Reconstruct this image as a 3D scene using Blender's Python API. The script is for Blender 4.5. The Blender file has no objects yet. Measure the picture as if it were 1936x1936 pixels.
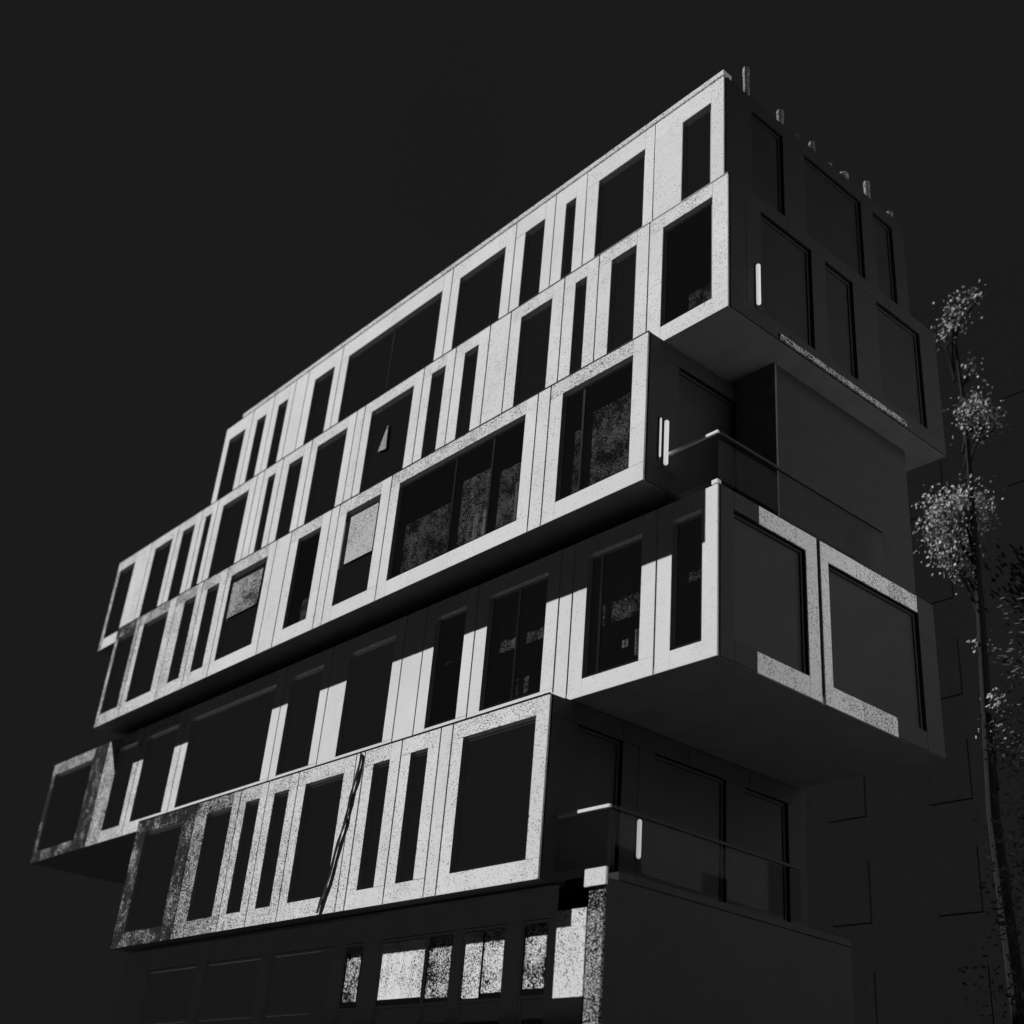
import bpy, math, random
from mathutils import Matrix, Vector, noise
random.seed(7)
S = bpy.context.scene
C = S.collection
R = math.radians
EYE = 1.65

# ------------------------------------------------------------------ camera
cam = bpy.data.cameras.new('camera'); camo = bpy.data.objects.new('camera', cam); C.objects.link(camo)
cam.lens = 44.11; cam.sensor_width = 36; cam.sensor_fit = 'HORIZONTAL'
cam.clip_start = 0.1; cam.clip_end = 2000
right = Vector((0.65545529, 0.7509356, 0.08046168)).normalized()
fwd = Vector((-0.68806738, 0.54984186, 0.47353692)).normalized()
up = right.cross(fwd).normalized(); right = fwd.cross(up).normalized()
camo.matrix_world = Matrix(((right.x, up.x, -fwd.x, 0), (right.y, up.y, -fwd.y, 0), (right.z, up.z, -fwd.z, EYE), (0, 0, 0, 1)))
S.camera = camo
cam.dof.use_dof = True; cam.dof.focus_distance = 26.0; cam.dof.aperture_fstop = 0.4

# ------------------------------------------------------------------ sky, sun, exposure
SUN_DIR = Vector((1.78, 1.0, -2.466)).normalized()      # the way the light travels
w = bpy.data.worlds.new('World'); S.world = w; w.use_nodes = True
nt = w.node_tree; nt.nodes.clear()
wo = nt.nodes.new('ShaderNodeOutputWorld'); bg = nt.nodes.new('ShaderNodeBackground')
tc = nt.nodes.new('ShaderNodeTexCoord'); nz = nt.nodes.new('ShaderNodeTexNoise')
nz.inputs['Scale'].default_value = 3.0; nz.inputs['Detail'].default_value = 5
rp = nt.nodes.new('ShaderNodeMapRange')
rp.inputs['From Min'].default_value = 0.3; rp.inputs['From Max'].default_value = 0.75
rp.inputs['To Min'].default_value = 0.0071; rp.inputs['To Max'].default_value = 0.0078
nt.links.new(tc.outputs['Generated'], nz.inputs['Vector']); nt.links.new(nz.outputs['Fac'], rp.inputs['Value'])
nt.links.new(rp.outputs['Result'], bg.inputs['Color']); bg.inputs['Strength'].default_value = 1.0
nt.links.new(bg.outputs[0], wo.inputs[0])
sl = bpy.data.lights.new('sun', 'SUN'); sl.energy = 5.0; sl.angle = R(0.5); sl.color = (1, 1, 1)
so = bpy.data.objects.new('sun', sl); C.objects.link(so); so.location = (-40, -20, 60)
so.rotation_euler = SUN_DIR.to_track_quat('-Z', 'Y').to_euler()
S.view_settings.view_transform = 'Standard'; S.view_settings.look = 'None'
S.view_settings.exposure = 0.56; S.view_settings.gamma = 1.0; S.view_settings.use_curve_mapping = False
S.cycles.use_denoising = True
S.cycles.caustics_reflective = False; S.cycles.caustics_refractive = False
S.cycles.max_bounces = 6; S.cycles.transparent_max_bounces = 8

# ------------------------------------------------------------------ materials
def newmat(name):
    m = bpy.data.materials.new(name); m.use_nodes = True
    t = m.node_tree; t.nodes.clear()
    o = t.nodes.new('ShaderNodeOutputMaterial'); p = t.nodes.new('ShaderNodeBsdfPrincipled')
    t.links.new(p.outputs[0], o.inputs[0]); return m, t, p, o
def grainy(name, lo, hi, scale=6, rough=.8, spec=.2, detail=4):
    """matt surface with mottled tone between lo and hi"""
    m, t, p, o = newmat(name)
    g = t.nodes.new('ShaderNodeNewGeometry'); n = t.nodes.new('ShaderNodeTexNoise')
    n.inputs['Scale'].default_value = scale; n.inputs['Detail'].default_value = detail
    t.links.new(g.outputs['Position'], n.inputs['Vector'])
    r = t.nodes.new('ShaderNodeMapRange'); r.inputs['From Min'].default_value = .3; r.inputs['From Max'].default_value = .7
    r.inputs['To Min'].default_value = lo; r.inputs['To Max'].default_value = hi
    t.links.new(n.outputs['Fac'], r.inputs['Value']); t.links.new(r.outputs[0], p.inputs['Base Color'])
    p.inputs['Roughness'].default_value = rough; p.inputs['Specular IOR Level'].default_value = spec
    return m
def speckled(name, pale, dark, fine=30., coarse=1.6, bump=.25, amp=.5):
    """pale face with dark grit; the object colour's red sets how much grit, green its tone"""
    m, t, p, o = newmat(name)
    L = t.links.new; N = t.nodes.new
    g = N('ShaderNodeNewGeometry'); oi = N('ShaderNodeObjectInfo'); sep = N('ShaderNodeSeparateColor')
    L(oi.outputs['Color'], sep.inputs[0])
    n1 = N('ShaderNodeTexVoronoi'); n1.inputs['Scale'].default_value = fine
    n2 = N('ShaderNodeTexNoise'); n2.inputs['Scale'].default_value = coarse; n2.inputs['Detail'].default_value = 7; n2.inputs['Roughness'].default_value = .65
    L(g.outputs['Position'], n1.inputs['Vector']); L(g.outputs['Position'], n2.inputs['Vector'])
    cell = N('ShaderNodeSeparateColor'); L(n1.outputs['Color'], cell.inputs[0])
    def mth(op, x, y, z=None):
        q = N('ShaderNodeMath'); q.operation = op
        for k, v_ in enumerate((x, y, z)):
            if v_ is None: continue
            if isinstance(v_, (int, float)): q.inputs[k].default_value = v_
            else: L(v_, q.inputs[k])
        return q.outputs[0]
    # share of dark grains: the panel's amount, painted light fade included, gathered into patches by the broad noise
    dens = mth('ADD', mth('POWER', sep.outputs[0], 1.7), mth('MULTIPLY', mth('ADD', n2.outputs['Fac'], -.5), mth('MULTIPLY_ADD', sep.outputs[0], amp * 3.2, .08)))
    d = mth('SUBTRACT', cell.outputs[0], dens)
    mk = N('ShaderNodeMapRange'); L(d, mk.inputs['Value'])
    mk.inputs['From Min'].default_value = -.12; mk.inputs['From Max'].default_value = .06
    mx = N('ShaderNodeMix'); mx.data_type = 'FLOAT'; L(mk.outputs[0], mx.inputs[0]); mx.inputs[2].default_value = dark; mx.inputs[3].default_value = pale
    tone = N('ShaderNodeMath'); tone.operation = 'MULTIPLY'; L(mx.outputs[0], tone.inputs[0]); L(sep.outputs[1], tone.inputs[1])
    n3 = N('ShaderNodeTexNoise'); n3.inputs['Scale'].default_value = .7; n3.inputs['Detail'].default_value = 6; L(g.outputs['Position'], n3.inputs['Vector'])
    v = N('ShaderNodeMapRange'); L(n3.outputs['Fac'], v.inputs['Value']); v.inputs['From Min'].default_value = .3; v.inputs['From Max'].default_value = .7
    v.inputs['To Min'].default_value = .93; v.inputs['To Max'].default_value = 1.04
    t2 = N('ShaderNodeMath'); t2.operation = 'MULTIPLY'; L(tone.outputs[0], t2.inputs[0]); L(v.outputs[0], t2.inputs[1])
    L(t2.outputs[0], p.inputs['Base Color'])
    bp = N('ShaderNodeBump'); bp.inputs['Strength'].default_value = bump; bp.inputs['Distance'].default_value = .01
    L(cell.outputs[1], bp.inputs['Height']); L(bp.outputs[0], p.inputs['Normal'])
    p.inputs['Roughness'].default_value = .9; p.inputs['Specular IOR Level'].default_value = .03
    return m
M = {}
M['panel'] = speckled('white_concrete', .82, .02, 62., bump=.08)
M['side_panel'] = speckled('white_concrete_side', .90, .02, 60., bump=.04)
M['cladding'] = grainy('dark_cladding', .031, .037, 3, .7)
M['joint'] = grainy('joint_dark', .010, .016, 8, .9, .05)
M['soffit'] = grainy('grey_soffit', .22, .27, 2, .9, .1)
M['lining'] = grainy('dark_lining', .07, .10, 5, .8, .1)
M['frame'] = grainy('dark_frame', .012, .018, 9, .8, .1)
M['inside'] = grainy('dark_room', .02, .03, 2, .95, .05)
M['cap'] = grainy('dark_coping', .015, .02, 9, .7, .1)
M['roofing'] = grainy('roofing', .02, .03, 4, .9, .1)
M['asphalt'] = grainy('asphalt', .010, .014, 14, .95, .1)
M['paving'] = grainy('paving', .018, .024, 5, .9, .1)
M['kerb'] = grainy('kerbstone', .08, .11, 9, .9, .1)
M['leaf'] = grainy('leaves', .02, .06, 1.2, .6, .2)
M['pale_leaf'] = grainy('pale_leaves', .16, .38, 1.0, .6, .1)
M['bark'] = grainy('bark', .010, .018, 9, .95, .1)
M['dwall'] = grainy('dark_brick', .012, .0145, 4, .95, .0)
M['pale_wall'] = speckled('pale_render', .55, .01, 30., .5, 0, 1.5)
M['white_wall'] = grainy('white_render', .82, .88, 2, .9, .1)
M['curtain'] = speckled('net_curtain', .68, .006, 60., 1.7, 0, 1.0)
M['blind'] = speckled('roller_blind', .62, .02, 60., 1.4, 0, .9)
M['road_paint'] = grainy('road_paint', .3, .5, 20, .8, .1)
def glass(name, mirror):
    m = bpy.data.materials.new(name); m.use_nodes = True; t = m.node_tree; t.nodes.clear()
    o = t.nodes.new('ShaderNodeOutputMaterial'); mx = t.nodes.new('ShaderNodeMixShader')
    tr = t.nodes.new('ShaderNodeBsdfTransparent'); gl = t.nodes.new('ShaderNodeBsdfGlossy')
    gl.inputs['Color'].default_value = (.95, .95, .95, 1); gl.inputs['Roughness'].default_value = .02
    tr.inputs['Color'].default_value = (.85, .85, .85, 1); mx.inputs[0].default_value = mirror
    t.links.new(tr.outputs[0], mx.inputs[1]); t.links.new(gl.outputs[0], mx.inputs[2]); t.links.new(mx.outputs[0], o.inputs[0]); return m
M['glass'] = glass('solar_glass', .86)
M['dark_pane'] = grainy('dark_pane', .032, .038, 1.5, .45, .1)
M['recess'] = grainy('recess_render', .14, .18, 3, .9, .1)
M['dim'] = glass('dim_glass', .004)
M['metal'] = grainy('dark_bronze_sheet', .85, .95, 3, .10, .5); M['metal'].node_tree.nodes['Principled BSDF'].inputs['Metallic'].default_value = 1.0
M['frame'] = M['metal']; M['cap'] = M['metal']
M['clear'] = glass('clear_glass', .30)
def glowmat(name, e):
    m, t, p, o = newmat(name); p.inputs['Base Color'].default_value = (.6, .6, .6, 1)
    p.inputs['Emission Color'].default_value = (1, 1, 1, 1); p.inputs['Emission Strength'].default_value = e; return m
M['tube'] = glowmat('glow_tube', .36)

# ------------------------------------------------------------------ mesh helpers
class MB:
    def __init__(s): s.v = []; s.f = []
    def box(s, x0, x1, y0, y1, z0, z1):
        n = len(s.v)
        s.v += [(x0, y0, z0), (x1, y0, z0), (x1, y1, z0), (x0, y1, z0), (x0, y0, z1), (x1, y0, z1), (x1, y1, z1), (x0, y1, z1)]
        for q in ((0, 3, 2, 1), (4, 5, 6, 7), (0, 1, 5, 4), (1, 2, 6, 5), (2, 3, 7, 6), (3, 0, 4, 7)): s.f.append([n + i for i in q])
        return s
    def prism(s, pts, y0, y1):
        """pts: (x, z) outline, extruded along y"""
        n = len(s.v); k = len(pts)
        s.v += [(x, y0, z) for x, z in pts] + [(x, y1, z) for x, z in pts]
        s.f.append([n + i for i in range(k)]); s.f.append([n + k + i for i in reversed(range(k))])
        for i in range(k): j = (i + 1) % k; s.f.append([n + i, n + k + i, n + k + j, n + j])
        return s
    def tube(s, pts, rad, seg=8):
        n = len(s.v); k = len(pts)
        for i, p in enumerate(pts):
            p = Vector(p); a = Vector(pts[max(i - 1, 0)]); b = Vector(pts[min(i + 1, k - 1)])
            d = (b - a).normalized(); u = d.orthogonal().normalized() if abs(d.z) < .9 else Vector((1, 0, 0)); u = (u - d * u.dot(d)).normalized(); v = d.cross(u)
            r = rad[i] if isinstance(rad, (list, tuple)) else rad
            for j in range(seg):
                t = 2 * math.pi * j / seg; s.v.append(tuple(p + (u * math.cos(t) + v * math.sin(t)) * r))
        for i in range(k - 1):
            for j in range(seg):
                a = n + i * seg + j; b = n + i * seg + (j + 1) % seg; s.f.append([a, b, b + seg, a + seg])
        s.f.append([n + j for j in reversed(range(seg))]); s.f.append([n + (k - 1) * seg + j for j in range(seg)])
        return s
    def build(s, name, m, parent=None):
        me = bpy.data.meshes.new(name); me.from_pydata(s.v, [], s.f); me.update(); me.materials.append(m)
        o = bpy.data.objects.new(name, me); C.objects.link(o)
        if parent is not None: o.parent = parent
        o.color = (.1, 1, 1, 1); return o
def thing(name, label, cat, loc=(0, 0, 0), group=None):
    o = bpy.data.objects.new(name, None); C.objects.link(o); o.location = loc; o['label'] = label; o['category'] = cat
    if group: o['group'] = group
    return o
def struct(o): o['kind'] = 'structure'; return o

# ------------------------------------------------------------------ ground (eye height is EYE above it)
def sheet(name, x0, x1, y0, y1, z, m):
    me = bpy.data.meshes.new(name); me.from_pydata([(x0, y0, z), (x1, y0, z), (x1, y1, z), (x0, y1, z)], [], [(0, 1, 2, 3)]); me.materials.append(m)
    o = bpy.data.objects.new(name, me); C.objects.link(o); return struct(o)
sheet('ground', -900, 900, -900, 900, -.15, M['asphalt'])
sheet('road', -300, 300, -7, 9.5, -.146, M['asphalt'])
pv = MB(); pv.box(-300, -5.2, 9.9, 14.6, -.14, 0); struct(pv.build('pavement', M['paving']))
pv = MB(); pv.box(-300, -5.2, 9.7, 9.897, -.14, .01); struct(pv.build('kerb', M['kerb']))
for k in range(-8, 3):
    MBx = MB().box(k * 9., k * 9. + 3, 1.2, 1.32, -.1455, -.142); o = MBx.build('road_marking', M['road_paint']); struct(o)

# ------------------------------------------------------------------ the building
Dp, D2, D1, DG = 14.5, 15.08, 15.38, 14.82
# (all heights below are measured from eye level; the root empty lifts them)
B = thing('office_building', 'five storey office block of shifted white panelled storey boxes with dark windows', 'building', (0, 0, 0))
bl = Matrix.Translation((0, 0, EYE))
PANELS = []
def lift(o):
    o.data.transform(bl); return o
def part(mb, name, m, parent=B): return lift(mb.build(name, m, parent))
TH = .045
def panel(x0, x1, z0, z1, Y, speckle, tone=1.0, lab=None):
    """one cladding panel, front face at Y"""
    if x1 - x0 < .03 or z1 - z0 < .02: return
    j = .0032; r = random.uniform(-.0015, .0025)
    o = part(MB().box(x0 + j, x1 - j, Y + r, Y + TH, z0 + j, z1 - j), 'facade_panel', M['panel'])
    o.color = (max(0, min(1, speckle + random.uniform(-.03, .03))), tone * random.uniform(.97, 1.02), 1, 1)
    if lab: o['label'] = lab
    PANELS.append(o); return o
def window(x0, x1, z0, z1, Y, mull=(), curtain=None, blind=None, deep=.09):
    """dark framed window filling the opening; frame > pane, mullion, curtain, blind"""
    e = .003
    x0 -= .002; x1 += .002; z0 -= .002; z1 += .002
    fr = MB(); t = .012
    # thin dark lining of the reveal
    yb = Y + deep + .05
    fr.box(x0, x0 + t, Y + .004, yb, z0, z1); fr.box(x1 - t, x1, Y + .004, yb, z0, z1)
    fr.box(x0 + t + .001, x1 - t - .001, Y + .004, yb, z1 - t, z1); fr.box(x0 + t + .001, x1 - t - .001, Y + .004, yb, z0, z0 + t)
    # sash
    s = .06; y0, y1 = Y + deep - .03, Y + deep + .03
    xa, xb, za, zb = x0 + t + e, x1 - t - e, z0 + t + e, z1 - t - e
    if xb - xa < .2: s = .03
    fr.box(xa, xa + s, y0, y1, za, zb); fr.box(xb - s, xb, y0, y1, za, zb)
    fr.box(xa + s + e, xb - s - e, y0, y1, za, za + s); fr.box(xa + s + e, xb - s - e, y0, y1, zb - s, zb)
    f = part(fr, 'window', M['frame'])
    xs = [xa + s] + [xa + s + (xb - xa - 2 * s) * q for q in mull] + [xb - s]
    for q in range(len(xs) - 1):
        a, b = xs[q] + (.035 if q else e), xs[q + 1] - (.035 if q < len(xs) - 2 else e)
        part(MB().box(a, b, Y + deep - .006, Y + deep + .006, za + s + e, zb - s - e), 'pane', M['clear'] if curtain else M['glass'], f)
        if q: part(MB().box(xs[q] - .03, xs[q] + .03, y0 + .004, y1 - .004, za + s + e, zb - s - e), 'mullion', M['frame'], f)
    if curtain:
        for (a, b, c, d, speckle, tone) in curtain:      # fractions of the opening
            X0, X1 = xa + s + (xb - xa - 2 * s) * a, xa + s + (xb - xa - 2 * s) * b
            Z0, Z1 = za + (zb - za) * c, za + (zb - za) * d
            n = max(6, int((X1 - X0) / .09)); mb = MB(); yy = Y + deep + .075
            for k in range(n + 1):
                x = X0 + (X1 - X0) * k / n; y = yy + .006 * math.sin(k * 1.9) + .004 * math.sin(k * 5.1)
                mb.v += [(x, y, Z0), (x, y, Z1), (x, y + .004, Z1), (x, y + .004, Z0)]
            for k in range(n):
                i = 4 * k
                for p_, q_ in ((0, 1), (1, 2), (2, 3), (3, 0)): mb.f.append([i + p_, i + 4 + p_, i + 4 + q_, i + q_])
            o = part(mb, 'curtain', M['curtain'], f); o.color = (speckle, tone, 1, 1)
    if blind:
        a, b, c, d, speckle, tone = blind
        X0, X1 = xa + (xb - xa) * a, xa + (xb - xa) * b; Z0, Z1 = za + (zb - za) * c, za + (zb - za) * d
        o = part(MB().box(X0, X1, Y + deep - .05, Y + deep - .042, Z0, Z1), 'blind', M['blind'], f); o.color = (speckle, tone, 1, 1)  # in row 3 this sheet paints tree reflections on the glass
    return f

def grit_fade_at(row, x, kind):  # base grit, plus light fall-off painted as denser specks towards the ends
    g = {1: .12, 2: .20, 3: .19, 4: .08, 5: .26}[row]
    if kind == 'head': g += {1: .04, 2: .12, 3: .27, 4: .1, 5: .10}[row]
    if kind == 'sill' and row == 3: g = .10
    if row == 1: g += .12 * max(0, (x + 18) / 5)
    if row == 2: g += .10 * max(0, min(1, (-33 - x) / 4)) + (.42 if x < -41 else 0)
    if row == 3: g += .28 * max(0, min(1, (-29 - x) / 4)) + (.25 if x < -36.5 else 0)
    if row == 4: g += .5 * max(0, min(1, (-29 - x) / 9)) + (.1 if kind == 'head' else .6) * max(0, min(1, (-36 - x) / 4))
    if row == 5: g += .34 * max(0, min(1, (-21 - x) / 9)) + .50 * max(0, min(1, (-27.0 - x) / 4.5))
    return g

def row(rid, Y, ztop, zbot, zw1, zw0, xl, xr, wins, joints, specials={}):
    """wins: (x0, x1) right to left; joints: x of the full height joints; pinwheel of head, stile, sill, stile round each window"""
    J = sorted(joints + [xl, xr])
    G = .018
    for a, b in zip(J[:-1], J[1:]):
        a2 = a + (G if a != xl else 0); b2 = b - (G if b != xr else 0)
        if b != xr: part(MB().box(b - G + .001, b + G - .001, Y + .010, Y + TH, zbot + .004, ztop - .004), 'joint_seal', M['metal'])
        ws = sorted([q for q in wins if a - .01 < (q[0] + q[1]) / 2 < b + .01])
        if not ws:
            panel(a2, b2, zbot, ztop, Y, grit_fade_at(rid, a, 'stile')); continue
        # head: left joint to right stile ; right stile: full up ; sill: from left stile to right joint ; left stile: down to the bottom
        first, last = ws[0], ws[-1]
        hx = [a2]
        for k in range(len(ws) - 1): hx.append((ws[k][1] + ws[k + 1][0]) / 2)
        hx.append(last[1])
        for k in range(len(hx) - 1):
            p0, p1 = hx[k], hx[k + 1]
            cut = specials.get('headcut', [])
            cc = [c for c in cut if p0 < c < p1]
            for u0, u1 in zip([p0] + cc, cc + [p1]):
                panel(u0, u1, zw1, ztop, Y, grit_fade_at(rid, (u0 + u1) / 2, 'head'))
        if zw0 > zbot + .03:
            sx = [first[0]] + [c for c in specials.get('sillcut', []) if first[0] < c < b2] + [b2]
            for u0, u1 in zip(sx[:-1], sx[1:]):
                panel(u0, u1, zbot, zw0, Y, grit_fade_at(rid, (u0 + u1) / 2, 'sill'))
        panel(last[1], b2, zw0, ztop, Y, grit_fade_at(rid, last[1], 'stile'))
        panel(a2, first[0], zbot, zw1, Y, grit_fade_at(rid, first[0], 'stile'))
        for k in range(len(ws) - 1):
            panel(ws[k][1], ws[k + 1][0], zw0, zw1, Y, grit_fade_at(rid, ws[k][1], 'stile'))

def body(name, x0, x1, y0, y1, z0, z1, wall_t=.12, lab=None):
    """the dark shell behind the panels of one storey: backing with openings is left to the panels; side walls, floor slab, roof slab, dark core"""
    return None

def storey(x0, x1, Y, yb, z0, z1, wins, zw1, zw0, soff=M['soffit']):
    """shell of one storey box: soffit slab, top slab, end walls, backing behind the panels between the windows, dark rooms"""
    part(MB().box(x0 + .004, x1 - .004, Y + .006, yb, z0 - .004, z0 + .14), 'floor_slab', soff)
    part(MB().box(x0 + .004, x1 - .004, Y + .05, yb, z1 - .14, z1 + .012), 'roof_slab', M['roofing'])
    mb = MB(); ws = sorted(wins); px = x0 + .06; y0, y1 = Y + TH + .004, Y + TH + .16
    for a, b in ws + [(x1 - .06, None)]:
        if a > px: mb.box(px, a - .003, y0, y1, z0 + .141, z1 - .141)
        if b is None: break
        mb.box(a, b, y0, y1, zw1 + .003, z1 - .141)
        if zw0 - .003 > z0 + .142: mb.box(a, b, y0, y1, z0 + .141, zw0 - .003)
        px = b + .003
    part(mb, 'backing_wall', M['joint'])
    # room walls seen through the glass
    part(MB().box(x0 + .3, x1 - .3, Y + 2.6, Y + 2.7, z0 + .141, z1 - .141), 'room_wall', M['inside'])

# ---- row 1 (top storey), plane D1
k1 = D1 / D2
W1 = [(-14.07, -13.23), (-16.73, -15.20), (-17.86, -17.49), (-19.36, -18.61), (-21.98, -20.11), (-27.22, -22.74), (-29.05, -27.96), (-31.15, -30.58), (-32.46, -31.89), (-34.27, -33.21)]
W1 = [(a * k1, b * k1) for a, b in W1]
J1 = [-17.13, -18.25, -19.74, -22.35, -27.62, -29.51, -31.52, -32.84]
J1 = [j * k1 for j in J1]; J1b = -30.25 * k1
Z1T, Z1B, Z1W1, Z1W0 = 21.74 * k1, 18.90, 21.20 * k1, 18.98
row(1, D1, Z1T, Z1B, Z1W1, Z1W0, -34.62 * k1, -12.88 * k1, W1, J1 + [J1b, -14.9 * k1], dict(headcut=[-25.06 * k1], sillcut=[]))
for i, (a, b) in enumerate(W1):
    window(a, b, Z1W0, Z1W1, D1, mull=(.5,) if b - a > 3 else ())
storey(-34.62 * k1, -12.88 * k1, D1, 22.2, Z1B, Z1T + .02, W1, Z1W1, Z1W0)
# ---- row 2
W2 = [(-14.57, -13.18), (-16.13, -15.35), (-17.30, -16.92), (-19.20, -18.09), (-21.35, -20.80), (-22.72, -22.13), (-25.42, -23.49), (-28.14, -26.60), (-29.68, -28.90), (-30.88, -30.45), (-33.64, -32.02), (-34.78, -34.36), (-36.35, -35.5), (-38.36, -37.08), (-41.12, -39.9)]
J2 = [-14.97, -16.54, -17.69, -19.6, -20.39, -21.75, -23.09, -25.8, -26.2, -28.5, -30.1, -31.2, -34.05, -35.1, -36.75, -38.75]
J2 += [-31.62]
Z2T, Z2B, Z2W1, Z2W0 = 18.83, 15.39, 18.45, 15.79
row(2, D2, Z2T, Z2B, Z2W1, Z2W0, -41.36, -12.77, W2, J2)
for i, (a, b) in enumerate(W2):
    cur = None; bld = None
    if i == 0: cur = [(.45, .95, .02, .22, .86, .6)]
    if i == 6: cur = []
    f = window(a, b, Z2W0, Z2W1, D2, curtain=cur)
    if i == 6:
        o = part(MB().prism([(-24.86, 16.95), (-24.48, 16.90), (-24.53, 17.68)], D2 + .03, D2 + .05), 'cloth', M['blind'], f); o.color = (.45, .75, 1, 1); o['label'] = 'narrow triangular scrap of pale cloth hanging in the window'
storey(-41.36, -12.77, D2, 22.6, Z2B, Z2T + .02, W2, Z2W1, Z2W0)
# ---- row 3
W3 = [(-16.79, -14.73), (-22.60, -17.98), (-24.89, -23.38), (-27.19, -26.07), (-30.77, -28.76), (-32.18, -31.46), (-33.60, -32.87), (-36.34, -34.66), (-38.2, -36.95)]
J3 = [-17.19, -17.6, -22.98, -25.27, -25.66, -27.61, -28.38, -31.05, -32.55, -34.2, -36.68]
Z3T, Z3B, Z3W1, Z3W0 = 15.235, 11.83, 14.87, 12.23
row(3, Dp, Z3T, Z3B, Z3W1, Z3W0, -38.42, -14.335, W3, J3, dict(headcut=[-20.1], sillcut=[-20.25]))
for i, (a, b) in enumerate(W3):
    cur = None; bld = None; ml = ()
    if i == 0: ml = (.28,); cur = [(.08, .26, .0, .62, 0.85, .8), (.32, .98, .0, .72, 0.81, .8), (.86, .98, .0, .45, .35, 1.)]
    if i == 1: ml = (.47, .77); cur = [(.02, .45, .0, .55, 0.88, .8), (.5, .75, .0, .7, 0.80, .9), (.6, .74, .0, .3, .40, 1), (.8, .98, .0, .6, 0.81, .8), (.93, .99, 0, .42, .3, 1)]
    if i == 2: bld = (.12, .93, .42, .93, .34, .95)
    if i == 3: cur = [(.45, .95, .03, .28, 0.82, .9)]
    if i == 4: bld = (.06, .90, .48, .90, 0.79, .9)  # speckled sheet painting tree reflections on the glass
    window(a, b, Z3W0, Z3W1, Dp, mull=ml, curtain=cur, blind=bld)
storey(-38.42, -14.335, Dp, 22.4, Z3B, Z3T + .02, W3, Z3W1, Z3W0)
# ---- row 4
W4 = [(-14.10, -13.37), (-16.33, -14.86), (-19.36, -17.5), (-21.2, -20.13), (-24.62, -22.75), (-27.27, -25.78), (-32.6, -28.03), (-35.4, -33.4), (-39.3, -36.08), (-42.3, -39.35)]
W4[8] = (-37.32, -36.08); W4[9] = (-42.3, -39.3)
J4 = [-14.48, -16.73, -17.12, -19.76, -21.6, -22.37, -25.41, -27.62, -33.0, -35.75, -38.3]
Z4T, Z4B, Z4W1, Z4W0 = 11.50, 8.16, 11.12, 8.515
row(4, D2, Z4T, Z4B, Z4W1, Z4W0, -42.6, -13.015, W4, J4)
for i, (a, b) in enumerate(W4):
    cur = None; ml = ()
    if i == 0: cur = [(.05, .95, .5, .78, 0.86, .6)]
    if i == 1: ml = (.2,); cur = [(.1, .98, .40, .76, 0.85, .7), (.85, .93, .08, .28, .4, 1.), (.6, .72, .17, .23, .45, 1.)]
    if i == 2: ml = (.5,); cur = [(.1, .44, .48, .78, 0.78, .9), (.55, .97, .48, .78, 0.84, .7), (.5, .72, .06, .2, 0.82, .8)]
    if i == 3: cur = [(.15, .9, .55, .76, 0.87, .6)]
    window(a, b, Z4W0, Z4W1, D2, mull=ml, curtain=cur)
storey(-42.6, -13.015, D2, 21.9, Z4B, Z4T + .02, W4, Z4W1, Z4W0)
# ---- row 5
W5 = [(-19.03, -16.88), (-20.75, -20.16), (-22.08, -21.48), (-24.75, -23.2), (-26.1, -25.46), (-27.42, -26.78), (-29.35, -28.1), (-32.8, -30.66)]
J5 = [-19.39, -19.78, -21.1, -22.45, -22.78, -25.1, -26.45, -27.75, -30.0]
Z5T, Z5B, Z5W1, Z5W0 = 8.085, 4.72, 7.74, 5.09
row(5, Dp, Z5T, Z5B, Z5W1, Z5W0, -33.4, -16.52, W5, J5)
for i, (a, b) in enumerate(W5):
    window(a, b, Z5W0, Z5W1, Dp)
storey(-33.4, -16.52, Dp, 22.0, Z5B, Z5T + .02, W5, Z5W1, Z5W0)

# dark coping strips on the boxes that stand proud, and the recess between storeys
for x0, x1, y, z in ((-38.42, -14.335, Dp, Z3T), (-33.4, -16.52, Dp, Z5T), (-41.36, -12.77, D2, Z2T)):
    part(MB().box(x0 - .005, x1 + .005, y - .004, y + .35, z + .013, z + .037), 'coping', M['cap'])
# recessed neck between row 4 and row 3, row 2 and row 3
part(MB().box(-38.1, -14.6, D2 + .5, 21.8, Z4T + .02, Z3B - .01), 'recess_wall', M['recess'])
part(MB().box(-38.1, -14.6, D2 + .5, 21.8, Z3T + .04, Z2B - .01), 'recess_wall', M['recess'])
part(MB().box(-33.0, -16.8, D2 + .5, 21.8, Z5T + .04, Z4B - .01), 'recess_wall', M['recess'])
# dark terrace walls on row 3 level east of the box
part(MB().box(-14.2, -13.3, 17.2, 21.8, Z4T + .02, Z2B - .01), 'terrace_wall', M['cladding'])
part(MB().box(-14.3, -13.28, 17.15, 17.197, Z4T + .02, Z2B - .01), 'terrace_wall', M['recess'])  # paler front cap lifts the shaded end of the wall by colour

# roof parapet: pale coping rail, slightly back
o = part(MB().box(-33.67 * k1, -25.06 * k1 - .006, D1 + .02, D1 + .3, Z1T + .10, Z1T + .235), 'roof_coping', M['panel']); o.color = (.42, .95, 1, 1)
for a, b in ((-25.06, -22.35), (-22.35, -19.74), (-19.74, -17.13), (-17.13, -14.9), (-14.9, -12.9)):
    o = part(MB().box(a * k1 + .006, b * k1 - .006, D1 + .02, D1 + .3, Z1T + .10, Z1T + .235), 'roof_coping', M['panel']); o.color = (.40, .95, 1, 1)
part(MB().box(-33.5 * k1, -12.95 * k1, D1 + .05, 22.0, Z1T + .03, Z1T + .099), 'roof_deck', M['cap'])

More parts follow.
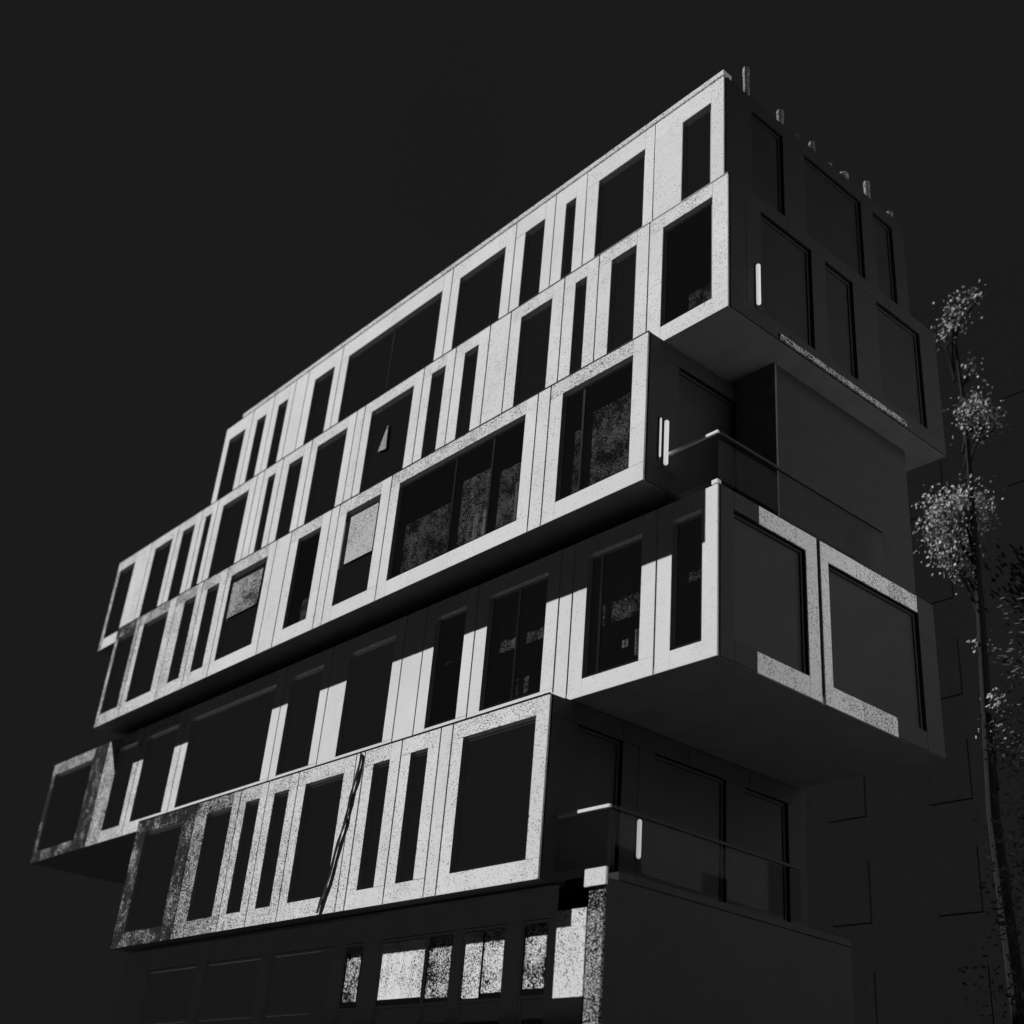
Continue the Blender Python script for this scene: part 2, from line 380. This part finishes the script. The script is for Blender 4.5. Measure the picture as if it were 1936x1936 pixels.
# ------------------------------------------------------------------ end walls (east side), cladding boards, windows
def east_wall(x, y0, y1, z0, z1, openings, dark=True):
    """cladding boards on the side facing +X; openings (ya, yb) are windows between zw0 and zw1"""
    zw0, zw1 = z0 + .40, z1 - .39
    t = .03
    segs = []; p = y0
    for a, b in openings: segs.append((p, a)); p = b
    segs.append((p, y1))
    # core wall
    mb = MB()
    for a, b in segs: mb.box(x - .25, x - .004, a + (.05 if a == y0 else 0), b, z0 + .145, z1 - .145)
    for a, b in openings:
        mb.box(x - .25, x - .004, a + .001, b - .001, z0 + .145, zw0); mb.box(x - .25, x - .004, a + .001, b - .001, zw1, z1 - .145)
    part(mb, 'end_wall', M['joint'])
    return zw0, zw1
def side_board(x, y0, y1, z0, z1, m, speckle=.1, tone=1., name='side_panel'):
    if y1 - y0 < .02: return
    j = .006; o = part(MB().box(x, x + .028, y0 + j, y1 - j, z0 + j * .6, z1 - j * .6), name, m); o.color = (speckle, tone, 1, 1); return o
def side_window(x, a, b, z0, z1, mull=True):
    fr = MB(); s = .06; d = .09
    for q in ((a, a + s, z0, z1), (b - s, b, z0, z1)): fr.box(x - d - .05, x - d + .03, q[0], q[1], q[2], q[3])
    fr.box(x - d - .05, x - d + .03, a + s + .002, b - s - .002, z0, z0 + s); fr.box(x - d - .05, x - d + .03, a + s + .002, b - s - .002, z1 - s, z1)
    f = part(fr, 'window', M['cladding'])
    part(MB().box(x - d - .016, x - d - .004, a + s + .004, b - s - .004, z0 + s + .002, z1 - s - .002), 'pane', M['dark_pane'], f)
    part(MB().box(x - .6, x - .55, a, b, z0, z1), 'room_screen', M['lining'], f)
def east_side(x, y0, y1, z0, z1, wins, white=None):
    zw0, zw1 = east_wall(x, y0, y1, z0, z1, wins)
    x = x + .004
    ed = [y0] + [v for w_ in wins for v in w_] + [y1]
    for k in range(0, len(ed), 2):
        a, b = ed[k], ed[k + 1]
        n = max(1, round((b - a) / .6))
        for q in range(n):
            side_board(x, a + (b - a) * q / n, a + (b - a) * (q + 1) / n, zw0, zw1, M['cladding'])
    n = max(1, round((y1 - y0) / 1.8))
    for q in range(n):
        a, b = y0 + (y1 - y0) * q / n, y0 + (y1 - y0) * (q + 1) / n
        side_board(x, a, b, z0, zw0, M['cladding']); side_board(x, a, b, zw1, z1, M['cladding'])
    for a, b in wins: side_window(x, a, b, zw0, zw1)
east_side(-12.88 * k1, D1 + .046, 22.2, Z1B, Z1T, [(16.3, 17.4), (18.2, 20.4), (20.9, 21.7)])
east_side(-12.77, D2 + .046, 22.6, Z2B, Z2T, [(16.1, 17.8), (18.3, 19.3), (20.2, 21.9)])
east_side(-14.335, Dp + .046, 22.4, Z3B, Z3T, [(15.4, 17.2), (17.9, 20.0), (20.6, 21.6)])
east_side(-16.52, Dp + .046, 22.0, Z5B, Z5T, [(15.2, 16.4), (17.3, 19.4), (20.0, 21.4)])
# row 4 east side: two white pinwheel modules round wide windows
X4 = -13.011
east_wall(X4 - .004, D2 + .046, 21.9, Z4B, Z4T, [(15.5, 17.58), (18.28, 21.3)])
def side_white(y0, y1, z0, z1, speckle, tone=1.): side_board(X4, y0, y1, z0, z1, M['side_panel'], speckle, tone, 'side_panel')
side_board(X4, D2 + .046, 15.5, Z4B, Z4T, M['cladding'])  # dark ends and denser far specks paint the light patch's fade
side_board(X4, 15.5, 16.2, 11.12, Z4T, M['cladding']); side_board(X4, 15.5, 16.1, Z4B, 8.56, M['cladding'])
side_white(16.2, 17.3, 11.12, Z4T, .30); side_white(17.3, 17.93, 11.12, Z4T, .22)
side_white(16.1, 17.58, Z4B, 8.56, .30); side_white(17.58, 17.93, Z4B, 11.12, .25)
side_white(18.03, 19.2, 11.12, Z4T, .22); side_white(19.2, 20.3, 11.12, Z4T, .36); side_white(20.3, 21.3, 11.12, Z4T, .50, .9)
side_white(18.03, 18.28, 8.56, 11.12, .22); side_white(18.03, 19.2, Z4B, 8.56, .32); side_white(19.2, 20.3, Z4B, 8.56, .48, .9)
side_board(X4, 20.3, 21.3, Z4B, 8.56, M['cladding']); side_board(X4, 21.3, 21.9, Z4B, Z4T, M['cladding'])
side_window(X4, 15.5, 17.58, 8.56, 11.12); side_window(X4, 18.28, 21.3, 8.56, 11.12)
# speckled drip trim below the row 2 box, east side
o = part(MB().box(-12.735, -12.70, 16.6, 21.0, Z2B + .02, Z2B + .15), 'drip_trim', M['side_panel']); o.color = (.72, .8, 1, 1)
# back and west walls close the building
for (x0, x1, yb, z0, z1) in ((-34.62 * k1, -12.88 * k1, 22.2, Z1B, Z1T), (-41.36, -12.77, 22.6, Z2B, Z2T), (-38.42, -14.335, 22.4, Z3B, Z3T), (-42.6, -13.015, 21.9, Z4B, Z4T), (-33.4, -16.52, 22.0, Z5B, Z5T)):
    part(MB().box(x0 + .01, x1 - .3, yb - .2, yb - .002, z0 + .145, z1 - .145), 'back_wall', M['cladding'])
    part(MB().box(x0 + .008, x0 + .055, Dp + .9, yb - .21, z0 + .145, z1 - .145), 'end_wall', M['cladding'])

# roof vents along the east parapet
for (y, z0, h, wd, g, t) in ((16.3, 21.84, 1.0, .20, .55, .55), (17.53, 22.0, .55, .22, .60, .5), (18.15, 21.98, .22, .16, .75, .4), (18.73, 22.0, .40, .2, .62, .5), (19.4, 22.0, .2, .16, .6, .5), (19.95, 22.0, .22, .34, .55, .6), (20.95, 22.0, .65, .2, .62, .5), (21.9, 22.0, .28, .2, .66, .5)):
    mb = MB(); x = -13.25
    zz = Z1T + .02
    mb.tube([(x, y, zz), (x, y, zz + h * .75)], wd * .36, 10); mb.tube([(x, y, zz + h * .75), (x, y, zz + h * .8), (x, y, zz + h + .02)], [wd * .36, wd * .42, wd * .38], 10)
    o = part(mb, 'roof_vent', M['panel']); o.color = (g, t * .8, 1, 1)

# ------------------------------------------------------------------ terraces: railings, posts, glowing strips
def railing(name_post, x0, x1, Y, z0, label):
    """handrail along the front at Y and back along the east edge, glass infill; a part of the building"""
    o = part(MB().box(x0, x1, Y - .02, Y + .03, z0 + 1.02, z0 + 1.075), 'handrail', M['panel']); o.color = (.0, 1.05, 1, 1)
    mb = MB(); mb.box(x1 - .05, x1, Y + .035, Y + 5.2, z0 + 1.02, z0 + 1.075); part(mb, 'handrail', M['cladding'])  # side run coloured dark, its shade painted in
    part(MB().box(x0, x1 - .01, Y - .002, Y + .008, z0 + .06, z0 + .98), 'glass_guard', M['dim'])
    part(MB().box(x1 - .03, x1 - .02, Y + .04, Y + 5.2, z0 + .06, z0 + .98), 'glass_guard', M['dim'])
railing('', -14.33, -13.02, D2 + .02, 11.58, '')
part(MB().box(-13.16, -13.02, D2 + .0, D2 + .1, 11.53, 11.61), 'corner_cap', M['panel'])
railing('', -16.5, -15.17, DG + .02, 4.83, '')
def glow_tube(x, y, z0, z1, r=.045):  # glowing strip built for a vertical glint on the side wall
    f = part(MB().box(x - .02, x + .02, y - .03, y + .03, z0 - .03, z1 + .03), 'glow_strip', M['cladding'])
    n = 10; pts = []; rad = []
    cx = x + .02 + r
    pts.append((cx, y, z0)); rad.append(r * .4); pts.append((cx, y, z0 + .03)); rad.append(r)
    pts.append((cx, y, z1 - .03)); rad.append(r); pts.append((cx, y, z1)); rad.append(r * .4)
    part(MB().tube(pts, rad, 10), 'tube', M['tube'], f)
glow_tube(-12.735, 15.9, 15.83, 16.86)
glow_tube(-14.30, 15.0, 12.33, 13.34)
glow_tube(-14.30, 14.86, 12.45, 13.34, .02)
glow_tube(-16.485, 16.85, 5.55, 6.28)

# ------------------------------------------------------------------ ground storey, plane DG
ZGT = 4.69
part(MB().box(-32.9, -15.18, DG + .3, 21.6, ZGT + .0, ZGT + .13), 'terrace_slab', M['cladding'])
def gpanel(x0, x1, z0, z1, m, speckle, tone, y=0, name='shop_panel'):
    o = part(MB().box(x0, x1, DG + y, DG + y + .05, z0, z1), name, m); o.color = (speckle, tone, 1, 1); return o
# corner post with cap
gpanel(-15.66, -15.15, 4.55, 4.84, M['panel'], .12, .98, -.03, 'corner_cap')
gpanel(-15.56, -15.20, -1.6, 4.548, M['panel'], .80, .7, 0, 'corner_post')
o = gpanel(-16.31, -15.60, 2.82, 4.22, M['panel'], .36, .98); 
gpanel(-16.31, -15.60, -1.6, 2.81, M['metal'], .36, .98)
# shop windows: bright panes with pale hangings behind, dark mullions between
gx = [(-21.45, -19.93, [(0, 1, .30, 1, .42, 1.)]), (-19.93, -19.1, [(0, .95, .2, 1, .74, .9)]), (-18.85, -17.62, [(.0, .45, .05, 1, .50, 1), (.5, .98, .25, 1, .66, 1)]), (-17.2, -16.5, [(.05, .95, .3, 1, .76, 1)]), (-22.7, -22.0, [(.1, .9, .3, .9, .84, .9)]),
      (-25.6, -23.1, None), (-28.6, -26.0, None), (-31.6, -29.0, None)]
px = -15.60
for a, b, cur in gx:
    e = .003; f = MB(); s = .05
    zt, zb = 4.12, -1.2
    f.box(a + e, a + s, DG + .02, DG + .1, zb, zt); f.box(b - s, b - e, DG + .02, DG + .1, zb, zt)
    f.box(a + s + e, b - s - e, DG + .02, DG + .1, zt - s, zt); f.box(a + s + e, b - s - e, DG + .02, DG + .1, 2.84, 2.84 + s); f.box(a + s + e, b - s - e, DG + .02, DG + .1, zb, zb + s)
    fo = part(f, 'shop_window', M['frame'])
    part(MB().box(a + s + e, b - s - e, DG + .055, DG + .065, 2.84 + s + e, zt - s - e), 'pane', M['clear'] if cur else M['glass'], fo)
    part(MB().box(a + s + e, b - s - e, DG + .055, DG + .065, zb + s + e, 2.84 - e), 'pane', M['glass'], fo)
    if cur:
        for (p0, p1, c, d, speckle, tone) in cur:
            X0, X1 = a + s + (b - a - 2 * s) * p0, a + s + (b - a - 2 * s) * p1; Z0, Z1 = 2.9 + (4.05 - 2.9) * (c * .3), 2.9 + (4.05 - 2.9) * d
            n = max(5, int((X1 - X0) / .07)); mb = MB()
            for k in range(n + 1):
                x = X0 + (X1 - X0) * k / n; y = DG + .035 + .002 * math.sin(k * 1.7)
                mb.v += [(x, y, Z0), (x, y, Z1), (x, y + .004, Z1), (x, y + .004, Z0)]
            for k in range(n):
                i = 4 * k
                for p_, q_ in ((0, 1), (1, 2), (2, 3), (3, 0)): mb.f.append([i + p_, i + 4 + p_, i + 4 + q_, i + q_])
            o = part(mb, 'window_hanging', M['curtain'], fo); o.color = (speckle, tone * 1.25, 1, 1)
# dark wall above and between shop windows
mb = MB(); mb.box(-33.0, -16.32, DG + .01, DG + .2, 4.13, ZGT - .01)
xs = sorted([(a, b) for a, b, c in gx]); p = -33.0
for a, b in xs + [(-16.32, None)]:
    if a - p > .01: mb.box(p, a - .001, DG + .01, DG + .2, -1.65, 4.129)
    if b is None: break
    p = b + .001
part(mb, 'shop_wall', M['metal'])
part(MB().box(-33.0, -16.4, DG + 1.6, DG + 1.7, -1.65, ZGT - .01), 'room_wall', M['inside'])
part(MB().box(-15.4, -15.20, DG + .052, 21.6, -1.65, ZGT - .01), 'end_wall', M['cladding'])
part(MB().box(-33.2, -33.01, DG + .21, 21.6, -1.65, ZGT - .01), 'end_wall', M['cladding'])
part(MB().box(-33.0, -15.41, 21.4, 21.6, -1.65, ZGT - .01), 'back_wall', M['cladding'])

# crooked dark tube built for a dark diagonal mark on the lowest upper storey
pts = []
for k in range(15):
    z = 8.05 - k * (8.05 - 4.75) / 14
    pts.append((-22.55 - .04 * k - .0014 * k * k + .022 * math.sin(k * 1.3), Dp - .035, z))
part(MB().tube(pts, [.022 + .015 * math.sin(k * 1.7 + 1) ** 2 for k in range(15)], 8), 'crooked_tube', M['cap'])

# ------------------------------------------------------------------ white building across the side street (unseen, added to bounce sun onto the east side)
NX = -3
NB = thing('fill_house', 'tall white house added out of view to bounce sun onto the dark end walls', 'building', (NX, 16.5, 0))
def loc(mb, name, m, parent, off):
    o = mb.build(name, m, parent); o.data.transform(Matrix.Translation(-Vector(off))); return o
off = (NX, 16.5, 0)
mb = MB(); mb.box(NX, 12, 16.5, 40, -.15, 24); loc(mb, 'wall', M['white_wall'], NB, off)  # wall of the added unseen house, white to bounce sun
loc(MB().box(NX - .2, 12.2, 16.3, 40.2, 24.01, 24.3), 'roof', M['roofing'], NB, off)
for zf in (2, 9.5, 13, 16.5, 20):
    for yf in (19, 23, 27, 31, 35):
        fo = loc(MB().box(NX - .05, NX + .01, yf, yf + 1.2, zf, zf + 1.6), 'window', M['frame'], NB, off)
        loc(MB().box(NX - .06, NX - .052, yf + .08, yf + 1.12, zf + .08, zf + 1.52), 'pane', M['glass'], fo, off)

# ------------------------------------------------------------------ unseen dark low houses added behind the camera to cut ground bounce
for k, (x0, x1, h, lab) in enumerate(((-62, -41, 7.9, 'unseen dark house added to cut ground bounce, farthest left'), (-40.5, -22, 6.9, 'unseen dark house added to cut ground bounce, lowest of the row'), (-21.5, -3, 8.2, 'unseen dark house added to cut ground bounce, opposite the panelled corner'), (-2.5, 18, 7.4, 'unseen dark house added to cut ground bounce, opposite the white house'))):
    H = thing('blocker_house', lab, 'house', (x0, -9, 0), 'unseen low houses added to cut ground bounce')
    off = (x0, -9, 0)
    loc(MB().box(x0, x1, -20, -9, -.15, h), 'wall', M['dwall'], H, off)
    loc(MB().box(x0 - .2, x1 + .2, -20.2, -8.8, h + .01, h + .3), 'roof', M['roofing'], H, off)
    n = int((x1 - x0) / 3)
    for q in range(n):
        for zf in (1.0, 4.2):
            xa = x0 + (q + .3) * (x1 - x0) / n
            fo = loc(MB().box(xa, xa + 1.1, -9.02, -8.96, zf, zf + 1.5), 'window', M['frame'], H, off)

# ------------------------------------------------------------------ dark tower with pale bays behind the corner
TW = thing('dark_tower_house', 'tall dark brick tower house behind the trees at right', 'building', (-17, 31, 0))
off = (-17, 31, 0)
loc(MB().box(-27, -9, 31, 42, -.15, 28.5), 'wall', M['dwall'], TW, off)
loc(MB().box(-27, -9, 31.02, 42, 28.51, 28.8), 'roof', M['dwall'], TW, off)
for zf in range(3, 27, 3):
    for k in range(5):
        xa = -25.8 + k * 3.4
        fo = loc(MB().box(xa, xa + 1.3, 30.985, 31.02, zf, zf + 1.7), 'window', M['dwall'], TW, off)

# ------------------------------------------------------------------ trees
def tree(name, label, x, y, h, cr, n, seed, group=None, trunk_r=.22, base=.45):
    rnd = random.Random(seed)
    T = thing(name, label, 'tree', (x, y, 0), group)
    mb = MB()
    top = (rnd.uniform(-.4, .4), rnd.uniform(-.4, .4), h * .8)
    tp = [(0, 0, -.15), (.05, 0, h * .2), (top[0] * .4, top[1] * .4, h * .45), (top[0] * .8, top[1], h * .65), top]
    mb.tube(tp, [trunk_r * 1.3, trunk_r, trunk_r * .8, trunk_r * .45, trunk_r * .2], 9); mb.build('trunk', M['bark'], T)
    lm = MB(); tips = []
    for k in range(11):
        z = h * (.32 + .045 * k); a = k * 2.4 + rnd.random(); L = cr * rnd.uniform(.6, .95) * (1.1 - .5 * k / 11)
        p1 = (math.cos(a) * L * .5, math.sin(a) * L * .5, z + L * .35); p2 = (math.cos(a) * L, math.sin(a) * L, z + L * .8)
        lm.tube([(top[0] * .5, top[1] * .5, z), p1, p2], [trunk_r * .35, trunk_r * .2, .02], 6); tips += [p1, p2]
    lm.build('limb', M['bark'], T)
    cl = [(Vector(t_) + Vector((rnd.gauss(0, .3), rnd.gauss(0, .3), rnd.gauss(0, .3))), rnd.uniform(.5, 1.1)) for t_ in tips for _ in range(2)]
    for _ in range(14):
        a = rnd.random() * 6.28; rr = cr * math.sqrt(rnd.random()) * .8; zz = h * (base + (1 - base) * rnd.random())
        q = 1 - abs((zz / h - (base + 1) / 2) / ((1 - base) / 2)) ** 2; cl.append((Vector((math.cos(a) * rr * q, math.sin(a) * rr * q, zz)), rnd.uniform(.5, 1.)))
    cm = MB()
    for k in range(n):
        c, r = cl[k % len(cl)]
        d = Vector((rnd.gauss(0, 1), rnd.gauss(0, 1), rnd.gauss(0, 1))).normalized() * r * rnd.random() ** .4
        p = c + d; s = rnd.uniform(.05, .11)
        u = Vector((rnd.gauss(0, 1), rnd.gauss(0, 1), rnd.gauss(0, .5))).normalized(); v = u.orthogonal().normalized(); i = len(cm.v)
        cm.v += [tuple(p - u * s), tuple(p + v * s * .5), tuple(p + u * s), tuple(p - v * s * .5)]; cm.f.append([i, i + 1, i + 2, i + 3])
    o = cm.build('crown', M['leaf'], T); return T
tree('street_tree', 'dark leafy tree at the right edge, nearer the side wall than the pale one', -13.4, 27.0, 15.5, 1.8, 3500, 3, None, .22, .45)

# pale-leaved tree: sunlit clumps on long bare limbs in front of the dark tower
def clump_tree(name, label, x, y, clumps, seed):
    rnd = random.Random(seed); T = thing(name, label, 'tree', (x, y, 0))
    mb = MB(); mb.tube([(0, 0, -.15), (.1, 0, 5), (-.1, 0, 11), (.15, 0, 17), (.3, 0, 23), (.2, 0, 27.5)], [.3, .22, .16, .11, .06, .02], 9); mb.build('trunk', M['bark'], T)
    lm = MB(); cm = MB()
    for (cx, cz, r, n) in clumps:
        cx -= x; cy = rnd.uniform(-.3, .3)
        lm.tube([(.1, 0, cz - 1.6), (cx * .5, cy * .5, cz - .7), (cx, cy, cz)], [.05, .035, .015], 6)
        for q in range(4): lm.tube([(cx * .7, cy, cz - .5), (cx + rnd.gauss(0, r * .5), cy + rnd.gauss(0, r * .4), cz + rnd.gauss(0, r * .6))], [.018, .006], 5)
        for k in range(int(n * 1.8)):
            d = Vector((rnd.gauss(0, .5), rnd.gauss(0, .5), rnd.gauss(0, .55))) * r
            p = Vector((cx, cy, cz)) + d; s_ = rnd.uniform(.035, .075)
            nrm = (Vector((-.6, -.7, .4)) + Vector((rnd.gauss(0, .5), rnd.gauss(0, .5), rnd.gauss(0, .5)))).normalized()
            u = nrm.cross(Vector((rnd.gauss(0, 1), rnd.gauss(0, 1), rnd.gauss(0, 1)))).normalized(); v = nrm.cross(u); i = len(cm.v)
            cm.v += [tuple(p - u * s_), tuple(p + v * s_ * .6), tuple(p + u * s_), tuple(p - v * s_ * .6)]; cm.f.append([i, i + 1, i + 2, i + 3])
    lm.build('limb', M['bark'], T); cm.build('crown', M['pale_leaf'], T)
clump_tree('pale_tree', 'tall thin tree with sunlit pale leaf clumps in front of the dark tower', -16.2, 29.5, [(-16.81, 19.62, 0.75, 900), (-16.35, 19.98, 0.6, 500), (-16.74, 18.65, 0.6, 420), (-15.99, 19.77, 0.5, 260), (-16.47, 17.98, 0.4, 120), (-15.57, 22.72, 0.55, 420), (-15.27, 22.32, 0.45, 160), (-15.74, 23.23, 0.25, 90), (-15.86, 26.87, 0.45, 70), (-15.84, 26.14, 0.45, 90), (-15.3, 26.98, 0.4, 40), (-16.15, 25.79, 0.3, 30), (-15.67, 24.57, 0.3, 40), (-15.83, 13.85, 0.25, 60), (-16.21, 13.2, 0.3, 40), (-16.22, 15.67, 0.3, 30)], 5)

for o in bpy.data.objects:
    if o.type == 'MESH' and 'kind' not in o and o.parent is None: o['kind'] = 'structure'
